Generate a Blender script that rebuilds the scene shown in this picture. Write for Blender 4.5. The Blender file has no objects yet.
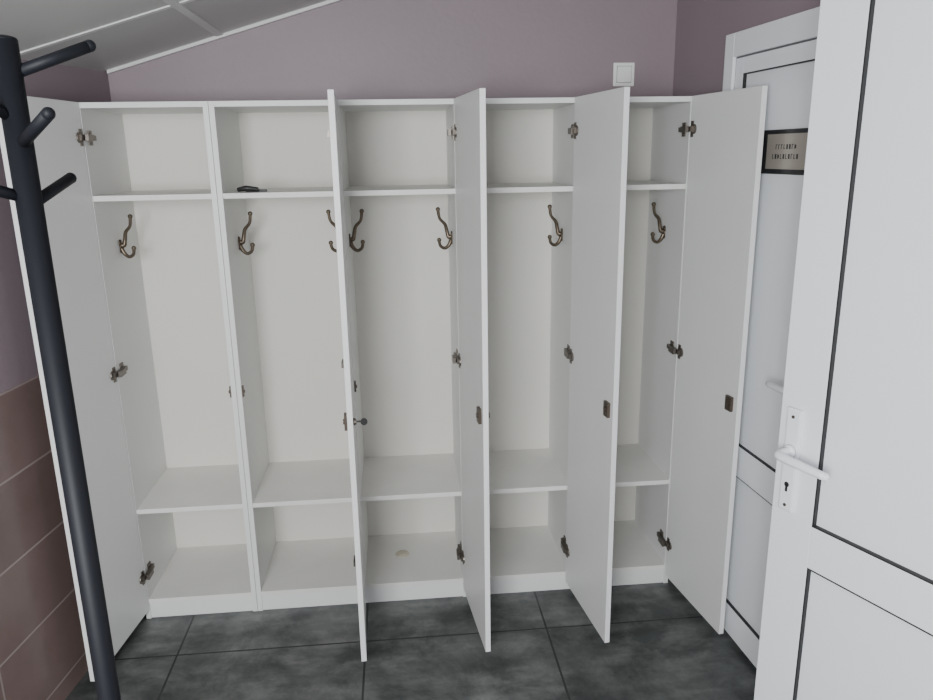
import bpy, bmesh, math, random
from math import *
from mathutils import Vector, Matrix
random.seed(4)
S=bpy.context.scene
COL=S.collection

# ---------------------------------------------------------------- materials
def mat(name,col,rough=.5,metal=0,noise=0,nscale=8,bump=0,bscale=40,spec=.5):
    m=bpy.data.materials.new(name); m.use_nodes=True
    nt=m.node_tree; b=nt.nodes['Principled BSDF']
    b.inputs['Roughness'].default_value=rough; b.inputs['Metallic'].default_value=metal
    b.inputs['Specular IOR Level'].default_value=spec
    c=(*col,1)
    tc=nt.nodes.new('ShaderNodeTexCoord')
    if noise>0:
        n=nt.nodes.new('ShaderNodeTexNoise'); n.inputs['Scale'].default_value=nscale; n.inputs['Detail'].default_value=6
        nt.links.new(tc.outputs['Object'],n.inputs['Vector'])
        r=nt.nodes.new('ShaderNodeValToRGB')
        r.color_ramp.elements[0].position=.3; r.color_ramp.elements[1].position=.7
        r.color_ramp.elements[0].color=(*[x*(1-noise) for x in col],1)
        r.color_ramp.elements[1].color=(*[min(1,x*(1+noise)) for x in col],1)
        nt.links.new(n.outputs['Fac'],r.inputs['Fac']); nt.links.new(r.outputs['Color'],b.inputs['Base Color'])
    else: b.inputs['Base Color'].default_value=c
    if bump>0:
        n2=nt.nodes.new('ShaderNodeTexNoise'); n2.inputs['Scale'].default_value=bscale; n2.inputs['Detail'].default_value=4
        nt.links.new(tc.outputs['Object'],n2.inputs['Vector'])
        bp=nt.nodes.new('ShaderNodeBump'); bp.inputs['Strength'].default_value=bump; bp.inputs['Distance'].default_value=.01
        nt.links.new(n2.outputs['Fac'],bp.inputs['Height']); nt.links.new(bp.outputs['Normal'],b.inputs['Normal'])
    return m
M_white=mat('white_melamine',(.75,.755,.74),.42,noise=.02,nscale=3)
M_edge=mat('white_edge_band',(.86,.86,.86),.4)
M_back=mat('cabinet_back_board',(.72,.70,.65),.6,noise=.02,nscale=2)
M_shelf=mat('shelf_board',(.76,.75,.72),.45,noise=.03,nscale=6)
M_pvc=mat('white_pvc',(.86,.88,.91),.3)
M_pvcpanel=mat('white_pvc_panel',(.84,.865,.895),.25)
M_gasket=mat('black_rubber',(.02,.02,.02),.6)
M_seal=mat('grey_rubber',(.12,.12,.125),.6)
M_bronze=mat('antique_bronze',(.15,.12,.088),.36,metal=.85,noise=.25,nscale=60)
M_steel=mat('hinge_steel',(.18,.16,.14),.40,metal=.85)
M_lock=mat('dark_lock_metal',(.13,.105,.085),.4,metal=.7)
M_black=mat('black_powder_coat',(.007,.008,.011),.55,spec=.22)
M_dark=mat('dark_plastic',(.015,.015,.015),.5)
M_purple=mat('mauve_paint',(.275,.222,.243),.5,noise=.04,nscale=1.5,bump=.08,bscale=60)
M_ceil=mat('ceiling_panel',(.54,.54,.525),.45,noise=.06,nscale=1.6)
M_trimw=mat('white_trim',(.70,.70,.69),.45)
M_switch=mat('switch_plastic',(.85,.86,.85),.35)
M_stain=mat('yellowed_plastic',(.60,.55,.44),.5)
M_gold=mat('brushed_sign',(.50,.46,.40),.35,metal=.5)
M_signblk=mat('sign_black',(.02,.02,.022),.3)

def tilemat(name,cols,mortar,bw,bh,off,rough=.35,vec='xz',offset=0,msize=.004,ns=3.2,two=False):
    m=bpy.data.materials.new(name); m.use_nodes=True; nt=m.node_tree; b=nt.nodes['Principled BSDF']
    tc=nt.nodes.new('ShaderNodeTexCoord'); sp=nt.nodes.new('ShaderNodeSeparateXYZ'); cb=nt.nodes.new('ShaderNodeCombineXYZ')
    nt.links.new(tc.outputs['Object'],sp.inputs[0])
    nt.links.new(sp.outputs[vec[0].upper()],cb.inputs[0]); nt.links.new(sp.outputs[vec[1].upper()],cb.inputs[1])
    mp=nt.nodes.new('ShaderNodeMapping'); mp.inputs['Location'].default_value=(-off[0],-off[1],0)
    nt.links.new(cb.outputs[0],mp.inputs[0])
    br=nt.nodes.new('ShaderNodeTexBrick'); br.offset=offset; br.squash=1
    br.inputs['Scale'].default_value=1; br.inputs['Brick Width'].default_value=bw; br.inputs['Row Height'].default_value=bh
    br.inputs['Mortar Size'].default_value=msize; br.inputs['Mortar Smooth'].default_value=.1
    br.inputs['Color1'].default_value=(1,1,1,1); br.inputs['Color2'].default_value=(.88,.88,.88,1); br.inputs['Mortar'].default_value=(0,0,0,1)
    nt.links.new(mp.outputs[0],br.inputs['Vector'])
    n=nt.nodes.new('ShaderNodeTexNoise'); n.inputs['Scale'].default_value=ns; n.inputs['Detail'].default_value=14; n.inputs['Roughness'].default_value=.72; n.inputs['Distortion'].default_value=.25
    nt.links.new(tc.outputs['Object'],n.inputs['Vector'])
    r=nt.nodes.new('ShaderNodeValToRGB'); r.color_ramp.elements[0].position=.40; r.color_ramp.elements[1].position=.64
    r.color_ramp.elements[0].color=(*cols[0],1); r.color_ramp.elements[1].color=(*cols[1],1)
    nt.links.new(n.outputs['Fac'],r.inputs['Fac'])
    mul=nt.nodes.new('ShaderNodeMixRGB'); mul.blend_type='MULTIPLY'; mul.inputs[0].default_value=1
    nt.links.new(r.outputs['Color'],mul.inputs[1]); nt.links.new(br.outputs['Color'],mul.inputs[2])
    last=mul
    if two:
        mp2=nt.nodes.new('ShaderNodeMapping'); mp2.inputs['Scale'].default_value=(1.2,4.5,1)
        nt.links.new(tc.outputs['Object'],mp2.inputs[0])
        n2=nt.nodes.new('ShaderNodeTexNoise'); n2.inputs['Scale'].default_value=2.4; n2.inputs['Detail'].default_value=8; n2.inputs['Roughness'].default_value=.6
        nt.links.new(mp2.outputs[0],n2.inputs['Vector'])
        r2=nt.nodes.new('ShaderNodeValToRGB'); r2.color_ramp.elements[0].position=.40; r2.color_ramp.elements[1].position=.66
        r2.color_ramp.elements[0].color=(.72,.72,.72,1); r2.color_ramp.elements[1].color=(1.3,1.3,1.28,1)
        nt.links.new(n2.outputs['Fac'],r2.inputs['Fac'])
        mul2=nt.nodes.new('ShaderNodeMixRGB'); mul2.blend_type='MULTIPLY'; mul2.inputs[0].default_value=1
        nt.links.new(mul.outputs[0],mul2.inputs[1]); nt.links.new(r2.outputs['Color'],mul2.inputs[2]); last=mul2
    mx=nt.nodes.new('ShaderNodeMixRGB'); nt.links.new(br.outputs['Fac'],mx.inputs[0]); nt.links.new(last.outputs[0],mx.inputs[1]); mx.inputs[2].default_value=(*mortar,1)
    nt.links.new(mx.outputs[0],b.inputs['Base Color']); b.inputs['Roughness'].default_value=rough
    bp=nt.nodes.new('ShaderNodeBump'); bp.inputs['Strength'].default_value=.5; bp.inputs['Distance'].default_value=.002; bp.invert=True
    nt.links.new(br.outputs['Fac'],bp.inputs['Height']); nt.links.new(bp.outputs['Normal'],b.inputs['Normal'])
    return m
M_floor=tilemat('grey_stone_tile',[(.052,.057,.057),(.165,.172,.168)],(.026,.028,.028),.67,.67,(.17,-.24),vec='xy',rough=.40,msize=.0038,ns=4.0,two=True)
M_wtile=tilemat('brown_wall_tile',[(.190,.135,.122),(.225,.16,.147)],(.36,.30,.28),.62,.25,(.5,.07),vec='xz',rough=.3,msize=.0035)

# ---------------------------------------------------------------- helpers
def empty(name,loc=(0,0,0),rz=0):
    e=bpy.data.objects.new(name,None); e.empty_display_size=.1; COL.objects.link(e); e.location=loc; e.rotation_euler=(0,0,rz); return e
def finish(bm,name,m,parent=None,bevel=0,smooth=False,loc=None,rz=0):
    if bevel>0:
        bmesh.ops.bevel(bm,geom=list(bm.edges),offset=bevel,segments=2,affect='EDGES',profile=.6)
    bmesh.ops.recalc_face_normals(bm,faces=list(bm.faces))
    me=bpy.data.meshes.new(name); bm.to_mesh(me); bm.free()
    ms=m if isinstance(m,list) else [m]
    for x in ms: me.materials.append(x)
    if smooth:
        for p in me.polygons: p.use_smooth=True
    o=bpy.data.objects.new(name,me); COL.objects.link(o)
    if parent: o.parent=parent
    if loc: o.location=loc
    o.rotation_euler=(0,0,rz)
    return o
def addbox(bm,a,b,mi=0):
    lo=[min(a[i],b[i]) for i in range(3)]; hi=[max(a[i],b[i]) for i in range(3)]
    v=[bm.verts.new((x,y,z)) for x in (lo[0],hi[0]) for y in (lo[1],hi[1]) for z in (lo[2],hi[2])]
    for f in ((0,1,3,2),(4,6,7,5),(0,4,5,1),(2,3,7,6),(0,2,6,4),(1,5,7,3)):
        fc=bm.faces.new([v[i] for i in f]); fc.material_index=mi
def box(name,a,b,m,parent=None,bevel=.0008,**k):
    bm=bmesh.new(); addbox(bm,a,b); return finish(bm,name,m,parent,bevel,**k)
def addcyl(bm,p,q,r,r2=None,seg=20):
    p=Vector(p); q=Vector(q); d=q-p; r2=r if r2 is None else r2
    mt=Matrix.Translation((p+q)/2)@d.to_track_quat('Z','Y').to_matrix().to_4x4()
    bmesh.ops.create_cone(bm,cap_ends=True,segments=seg,radius1=r,radius2=r2,depth=d.length,matrix=mt)
def addsph(bm,p,r,sc=(1,1,1)):
    bmesh.ops.create_uvsphere(bm,u_segments=14,v_segments=10,radius=r,matrix=Matrix.Translation(p)@Matrix.Diagonal((*sc,1)))
def tube(bm,pts,rads,seg=10,sub=5):
    P=[Vector(p) for p in pts]; Q=[];R=[]
    n=len(P)
    for i in range(n-1):
        p0=P[max(i-1,0)];p1=P[i];p2=P[i+1];p3=P[min(i+2,n-1)]
        for k in range(sub):
            t=k/sub
            Q.append(.5*((2*p1)+(p2-p0)*t+(2*p0-5*p1+4*p2-p3)*t*t+(3*p1-p0-3*p2+p3)*t**3)); R.append(rads[i]*(1-t)+rads[i+1]*t)
    Q.append(P[-1]);R.append(rads[-1])
    rings=[]; up=None
    for i,q in enumerate(Q):
        d=(Q[min(i+1,len(Q)-1)]-Q[max(i-1,0)]).normalized()
        if up is None: up=d.orthogonal().normalized()
        a=(up-d*up.dot(d)).normalized(); up=a; b=d.cross(a)
        rings.append([bm.verts.new(q+(a*cos(2*pi*j/seg)+b*sin(2*pi*j/seg))*R[i]) for j in range(seg)])
    for A,B in zip(rings,rings[1:]):
        for j in range(seg): bm.faces.new((A[j],A[(j+1)%seg],B[(j+1)%seg],B[j]))
    bm.faces.new(rings[0][::-1]); bm.faces.new(rings[-1])

# ---------------------------------------------------------------- camera
f,pit,yaw,rol=750.14,.2568,.0911,-.0166
C=Vector((1.0076,-2.6501,1.7220))
fw=Vector((sin(yaw)*cos(pit),cos(yaw)*cos(pit),-sin(pit))); r=Vector((cos(yaw),-sin(yaw),0)); u=r.cross(fw)
rr=cos(rol)*r+sin(rol)*u; uu=-sin(rol)*r+cos(rol)*u
cd=bpy.data.cameras.new('camera'); cam=bpy.data.objects.new('camera',cd); COL.objects.link(cam)
mw=Matrix((rr,uu,-fw)).transposed().to_4x4(); mw.translation=C; cam.matrix_world=mw
cd.sensor_width=36; cd.lens=36*f/933; cd.clip_start=.02; S.camera=cam

# ---------------------------------------------------------------- cabinet dims
H=1.9; W=2.0645; w=W/5; D=.393; t=.018
ZS1=.458; ZF=.0836; ZS2=1.603; ZB=.044
XL=-.010   # left side of the first cabinet

# ---------------------------------------------------------------- room
YB=.425
box('floor',(-1.0,-4.2,-.08),(3.2,.6,0),M_floor,bevel=0)
box('wall_back',(-.3,YB,0),(2.6,YB+.1,3.0),M_purple,bevel=0)
LA=Vector((-.035,YB,0)); LD=Vector((-.13,-1.02,0)).normalized(); lrz=atan2(LD.y,LD.x)
wl=empty('wall_left',LA,lrz)
box('painted_upper',(-.05,-.10,1.07),(4.2,0,2.04),M_purple,wl,bevel=0)
box('tiled_lower',(-.05,-.10,0),(4.2,.006,1.07),M_wtile,wl,bevel=0)
RA=Vector((2.135,YB,0)); RD=Vector((.065,-1,0)).normalized(); rrz=atan2(RD.y,RD.x)
wr=box('wall_right',(-.05,0,0),(4.3,.1,3.0),M_purple,bevel=0,loc=RA,rz=rrz)
def cz(x): return 2.045+.29*(x+.01)
bm=bmesh.new()
vs=[(-.75,-4.2),(2.9,-4.2),(2.9,.6),(-.75,.6)]
lo=[bm.verts.new((x,y,cz(x))) for x,y in vs]; hi=[bm.verts.new((x,y,cz(x)+.08)) for x,y in vs]
bm.faces.new(lo); bm.faces.new(hi[::-1])
for i in range(4): bm.faces.new((lo[i],lo[(i+1)%4],hi[(i+1)%4],hi[i]))
finish(bm,'ceiling',M_ceil)
def slopestrip(name,x0,x1,y0,y1,th,m,drop=0):
    bm=bmesh.new(); V=[]
    for z0 in (-th-drop,-drop+.001):
        V.append([bm.verts.new((x,y,cz(x)+z0)) for x,y in ((x0,y0),(x1,y0),(x1,y1),(x0,y1))])
    bm.faces.new(V[0]); bm.faces.new(V[1][::-1])
    for i in range(4): bm.faces.new((V[0][i],V[0][(i+1)%4],V[1][(i+1)%4],V[1][i]))
    return finish(bm,name,m,bevel=0)
slopestrip('trim_1',-.03,2.12,YB-.022,YB-.001,.012,M_trimw)
for i,x in enumerate((.39,.99,1.59)):
    slopestrip('trim_%d'%(2+i),x-.012,x+.012,-4.1,YB-.022,.005,M_trimw)
for i,y in enumerate((-.18,-.78,-1.38,-1.98)):
    slopestrip('trim_%d'%(5+i),-.2,2.1,y-.012,y+.012,.004,M_trimw)

# ---------------------------------------------------------------- lockers
def hook(parent,x,s,y=.195,z=1.435):
    bm=bmesh.new()
    addcyl(bm,(x,y,z-.010),(x+s*.005,y,z-.010),.014,.012)
    addcyl(bm,(x,y,z-.036),(x+s*.005,y,z-.036),.011,.009)
    addbox(bm,(x,y-.010,z-.038),(x+s*.005,y+.010,z-.010))
    k=1.45
    tube(bm,[(x+s*.003,y,z-.016),(x+s*.014,y,z-.018),(x+s*.020,y,z+.006),(x+s*.027,y-.004,z+.030),(x+s*.046,y-.010,z+.052),(x+s*.052,y-.013,z+.083)],[q*k for q in (.0055,.0055,.0050,.0045,.0038,.0042)])
    addsph(bm,(x+s*.052,y-.013,z+.086),.0085)
    tube(bm,[(x+s*.003,y,z-.028),(x+s*.012,y,z-.048),(x+s*.028,y-.004,z-.060),(x+s*.045,y-.008,z-.051),(x+s*.050,y-.010,z-.032)],[q*k for q in (.0055,.005,.0042,.004,.004)])
    addsph(bm,(x+s*.050,y-.010,z-.028),.0085)
    finish(bm,'coat_hook',M_bronze,parent,smooth=True)
def hinge_panel(parent,x,s,z):
    bm=bmesh.new()
    addbox(bm,(x,.030,z-.024),(x+s*.004,.060,z+.024))
    addbox(bm,(x+s*.003,.000,z-.008),(x+s*.014,.068,z+.008))
    addbox(bm,(x+s*.012,-.022,z-.010),(x+s*.022,.030,z+.010))
    addcyl(bm,(x+s*.014,.05,z),(x+s*.017,.05,z),.0045)
    addcyl(bm,(x+s*.003,.044,z+.016),(x+s*.006,.044,z+.016),.004)
    addcyl(bm,(x+s*.003,.044,z-.016),(x+s*.006,.044,z-.016),.004)
    finish(bm,'hinge_arm',M_steel,parent,0)
def door(parent,hx,th,sgn,lock=True,key=False,lz=.902):
    L=w-.006
    ang=atan2(-sin(th),sgn*cos(th)); s=1 if sgn>0 else -1
    e=empty('locker_door',(hx,-.004,0),ang); e.parent=parent
    bm=bmesh.new(); addbox(bm,(0,0,ZB),(L,s*t,H))
    bmesh.ops.recalc_face_normals(bm,faces=list(bm.faces))
    for fc in bm.faces: fc.material_index=0 if abs(fc.normal.y)>.5 else 1
    finish(bm,'panel',[M_white,M_edge],e,.001)
    y=s*t
    for z in (1.79,.99,.19):
        bm=bmesh.new()
        addbox(bm,(.008,y,z-.027),(.024,y+s*.003,z+.027))
        addcyl(bm,(.026,y,z),(.026,y+s*.005,z),.0175,.0165)
        addbox(bm,(.002,y+s*.003,z-.009),(.030,y+s*.012,z+.009))
        finish(bm,'hinge_cup',M_steel,e,0)
    if lock:
        bm=bmesh.new()
        addbox(bm,(L-.056,y,lz-.025),(L-.022,y+s*.010,lz+.025))
        addcyl(bm,(L-.039,y+s*.010,lz),(L-.039,y+s*.014,lz),.009)
        finish(bm,'lock_body',M_lock,e,.0005)
        bm=bmesh.new()
        addcyl(bm,(L-.033,0,lz),(L-.033,-s*.006,lz),.012); addcyl(bm,(L-.033,-s*.006,lz),(L-.033,-s*.010,lz),.009)
        finish(bm,'lock_cylinder',M_steel,e)
    if key:
        bm=bmesh.new()
        addcyl(bm,(L-.033,-s*.010,lz),(L-.033,-s*.026,lz),.003)
        addcyl(bm,(L-.036,-s*.034,lz-.002),(L-.030,-s*.034,lz-.002),.011)
        finish(bm,'key',M_dark,e)
    return e
def cabinet(x0,x1,n):
    c=empty('locker_cabinet'); g=.0006
    x0+=g; x1-=g
    bays=[]
    cw=(x1-x0)/n
    box('side_left',(x0,0,0),(x0+t,D+.01,H),M_white,c)
    box('side_right',(x1-t,0,0),(x1,D+.01,H),M_white,c)
    for i in range(1,n): box('divider',(x0+cw*i-t/2,0,ZF),(x0+cw*i+t/2,D,H-t),M_white,c)
    box('top_board',(x0+t,0,H-t),(x1-t,D,H),M_white,c)
    box('bottom_board',(x0+t,0,ZF-t),(x1-t,D,ZF),M_shelf,c)
    box('plinth',(x0+t,.006,0),(x1-t,.024,ZF-t),M_white,c)
    box('back_board',(x0+t,D,.01),(x1-t,D+.006,H-.002),M_back,c,bevel=0)
    for i in range(n):
        a=x0+cw*i+(t if i==0 else t/2); b=x0+cw*(i+1)-(t if i==n-1 else t/2)
        box('upper_shelf',(a,.004,ZS2-t),(b,D,ZS2),M_shelf,c)
        box('lower_shelf',(a,.004,ZS1-t),(b,D,ZS1),M_shelf,c)
        bays.append((a,b))
    return c,bays
c1,b1=cabinet(XL,w,1); c2,b2=cabinet(w,3*w,2); c3,b3=cabinet(3*w,W,2)
bays=b1+b2+b3; cabs=[c1,c2,c2,c3,c3]
for i,((a,b),c) in enumerate(zip(bays,cabs)):
    hook(c,a,1)
    if i>0: hook(c,b,-1)
    for z in (1.79,.99,.19):
        if i==0: hinge_panel(c,a,1,z)
        else: hinge_panel(c,b,-1,z)
    bm=bmesh.new()
    if i==0: addbox(bm,(b,.002,.88),(b-.006,.016,.92)); addbox(bm,(b-.005,.004,.895),(b-.010,.012,.905))
    else: addbox(bm,(a,.002,.88),(a+.006,.016,.92)); addbox(bm,(a+.005,.004,.895),(a+.010,.012,.905))
    finish(bm,'strike_plate',M_lock,c)
door(c1,XL,1.6957,1)
door(c2,2*w+.007,1.6168,-1,key=True)
door(c2,3*w,1.6711,-1)
door(c3,4*w,1.6942,-1)
door(c3,W,1.7037,-1)
for (x,y,c) in ((2.38*w,.22,c2),(4.2*w,.2,c3)):
    bm=bmesh.new(); addcyl(bm,(x,y,ZF),(x,y,ZF+.003),.03,.027,28); addcyl(bm,(x,y,ZF+.003),(x,y,ZF+.005),.02,.018,28)
    finish(bm,'cable_grommet',M_stain,c)
pc=empty('dark_item')  # small black item on the upper shelf, kind unidentified
bm=bmesh.new()
tube(bm,[(w+.060,.05,ZS2+.009),(w+.09,.045,ZS2+.013),(w+.13,.05,ZS2+.009)],[.007,.010,.007]); addbox(bm,(w+.085,.06,ZS2),(w+.155,.075,ZS2+.009))
finish(bm,'item_body',M_dark,pc)

# ---------------------------------------------------------------- light switch
sw=empty('light_switch')
sx,sz=1.930,2.012
box('frame',(sx-.042,YB-.010,sz-.044),(sx+.042,YB,sz+.044),M_switch,sw,.003)
box('rocker',(sx-.028,YB-.015,sz-.030),(sx+.028,YB-.009,sz+.030),M_switch,sw,.002)
box('gap',(sx-.0295,YB-.0108,sz-.0315),(sx+.0295,YB-.0095,sz+.0315),M_seal,sw,0)

# ---------------------------------------------------------------- pvc doors
def pvc_leaf(e,s0,s1,z0,z1,st,rail0,rail1,y0,y1,bot=.12,g=.0036):
    top=z1-st
    box('stile_1',(s0,y0,z0),(s0+st,y1,z1),M_pvc,e,.002); box('stile_2',(s1-st,y0,z0),(s1,y1,z1),M_pvc,e,.002)
    for n,a,b in (('rail_top',top,z1),('rail_mid',rail0,rail1),('rail_bottom',z0,z0+bot)):
        box(n,(s0+st,y0,a),(s1-st,y1,b),M_pvc,e,.002)
    for n,a,b in (('upper',rail1,top),('lower',z0+bot,rail0)):
        box('panel_'+n,(s0+st,y0+.012,a),(s1-st,y1-.012,b),M_pvcpanel,e,0)
        bm=bmesh.new(); ya=y0+.0005; yb=y0+.014
        addbox(bm,(s0+st,ya,a),(s0+st+g,yb,b)); addbox(bm,(s1-st-g,ya,a),(s1-st,yb,b))
        addbox(bm,(s0+st,ya,a),(s1-st,yb,a+g)); addbox(bm,(s0+st,ya,b-g),(s1-st,yb,b))
        finish(bm,'gasket_'+n,M_gasket,e)
def pvc_handle(e,s,z,y,dirs):
    bm=bmesh.new(); addbox(bm,(s-.021,y-.010,z-.155),(s+.021,y,z+.105))
    finish(bm,'handle_plate',M_pvc,e,.006)
    bm=bmesh.new(); addcyl(bm,(s,y-.010,z),(s,y-.020,z),.017,.015)
    tube(bm,[(s,y-.010,z),(s,y-.045,z),(s+dirs*.012,y-.056,z),(s+dirs*.06,y-.058,z-.002),(s+dirs*.125,y-.052,z-.008)],[.011,.011,.011,.0105,.0095],seg=14)
    addsph(bm,(s+dirs*.125,y-.052,z-.008),.0095)
    finish(bm,'handle_lever',M_pvc,e,smooth=True)
    bm=bmesh.new(); addcyl(bm,(s,y-.0105,z-.085),(s,y-.0115,z-.085),.0065); addbox(bm,(s-.003,y-.0115,z-.103),(s+.003,y-.0105,z-.085))
    finish(bm,'keyhole',M_dark,e)
    bm=bmesh.new(); addcyl(bm,(s,y-.0102,z+.085),(s,y-.012,z+.085),.004); addcyl(bm,(s,y-.0102,z-.138),(s,y-.012,z-.138),.004)
    finish(bm,'screws',M_steel,e)
ND=empty('door_1',(1.906,-1.035,0),atan2(-.92,.39))
pvc_leaf(ND,0,.80,.012,2.14,.113,.755,.862,0,.06)
pvc_handle(ND,.043,1.03,0,1)
FD=empty('door_2',(RA+RD*.435),rrz)
for n,a,b in (('jamb_1',(.065,-.045,0),(.125,-.001,2.085)),('jamb_2',(.895,-.045,0),(.97,-.001,2.085)),('head',(.125,-.045,2.01),(.895,-.001,2.085))):
    box(n,a,b,M_pvc,FD,.003)
pvc_leaf(FD,.13,.89,.02,2.005,.05,.625,.735,-.036,-.002,bot=.11,g=.003)
bm=bmesh.new()
addbox(bm,(.124,-.034,.0),(.131,-.003,2.01)); addbox(bm,(.889,-.034,.0),(.896,-.003,2.01)); addbox(bm,(.13,-.034,2.004),(.89,-.003,2.011))
finish(bm,'gasket_frame',M_seal,FD)
pvc_handle(FD,.69,1.04,-.036,-1)
sg=empty('door_sign',(RA+RD*.435),rrz)
box('plate',(.285,-.030,1.645),(.565,-.025,1.775),M_signblk,sg,.002)
box('metal_field',(.350,-.032,1.660),(.557,-.0295,1.762),M_gold,sg,.001)
bm=bmesh.new()
for k,(a,b,z) in enumerate(((.40,.51,1.725),(.385,.525,1.697))):
    x=a
    while x<b:
        addbox(bm,(x,-.0325,z-.007),(x+.003,-.0318,z+.007)); addbox(bm,(x,-.0325,z-.007 if random.random()>.5 else z+.005),(x+.008,-.0318,z-.005 if random.random()>.5 else z+.007)); x+=.014
finish(bm,'lettering',M_signblk,sg)

# ---------------------------------------------------------------- coat stand
cs=empty('coat_stand',(.595,-1.740,0),0)
bm=bmesh.new(); addcyl(bm,(0,0,.03),(0,0,1.848),.0140,seg=40); addsph(bm,(0,0,1.848),.0140,(1,1,.35))
po=finish(bm,'pole',M_black,cs,smooth=True)
R=Vector((.91,.41,0)); T=Vector((.41,-.91,0))
pegs=[(1.812,R*.084+T*.0,.034),(1.738,R*.030+T*.085,.030),(1.672,R*.048+T*-.06,.028),
      (1.765,R*-.050+T*.04,.034),(1.680,R*-.085+T*.02,.030),(1.79,R*-.02+T*-.09,.034)]
bm=bmesh.new()
for z,v,dz in pegs:
    v=Vector((v.x,v.y,dz)); b=Vector((0,0,z))
    addcyl(bm,b,b+v,.0066,.0066,16); addsph(bm,b+v,.0068)
finish(bm,'pegs',M_black,cs,smooth=True)
bm=bmesh.new(); addcyl(bm,(0,0,0),(0,0,.012),.17,.165,48); addcyl(bm,(0,0,.012),(0,0,.04),.03,.02,32)
finish(bm,'base',M_black,cs)

# ---------------------------------------------------------------- light
wd=bpy.data.worlds.new('world'); S.world=wd; wd.use_nodes=True
wd.node_tree.nodes['Background'].inputs[0].default_value=(.86,.92,1,1); wd.node_tree.nodes['Background'].inputs[1].default_value=1.3
def area(name,loc,tgt,sx,sy,en,col):
    l=bpy.data.lights.new(name,'AREA'); l.shape='RECTANGLE'; l.size=sx; l.size_y=sy; l.energy=en; l.color=col
    o=bpy.data.objects.new(name,l); COL.objects.link(o); o.location=loc
    o.rotation_euler=(Vector(tgt)-Vector(loc)).to_track_quat('-Z','Y').to_euler(); return o
area('window_daylight',(.35,-3.6,1.75),(1.35,0,1.0),.9,1.0,112,(.97,.985,1))
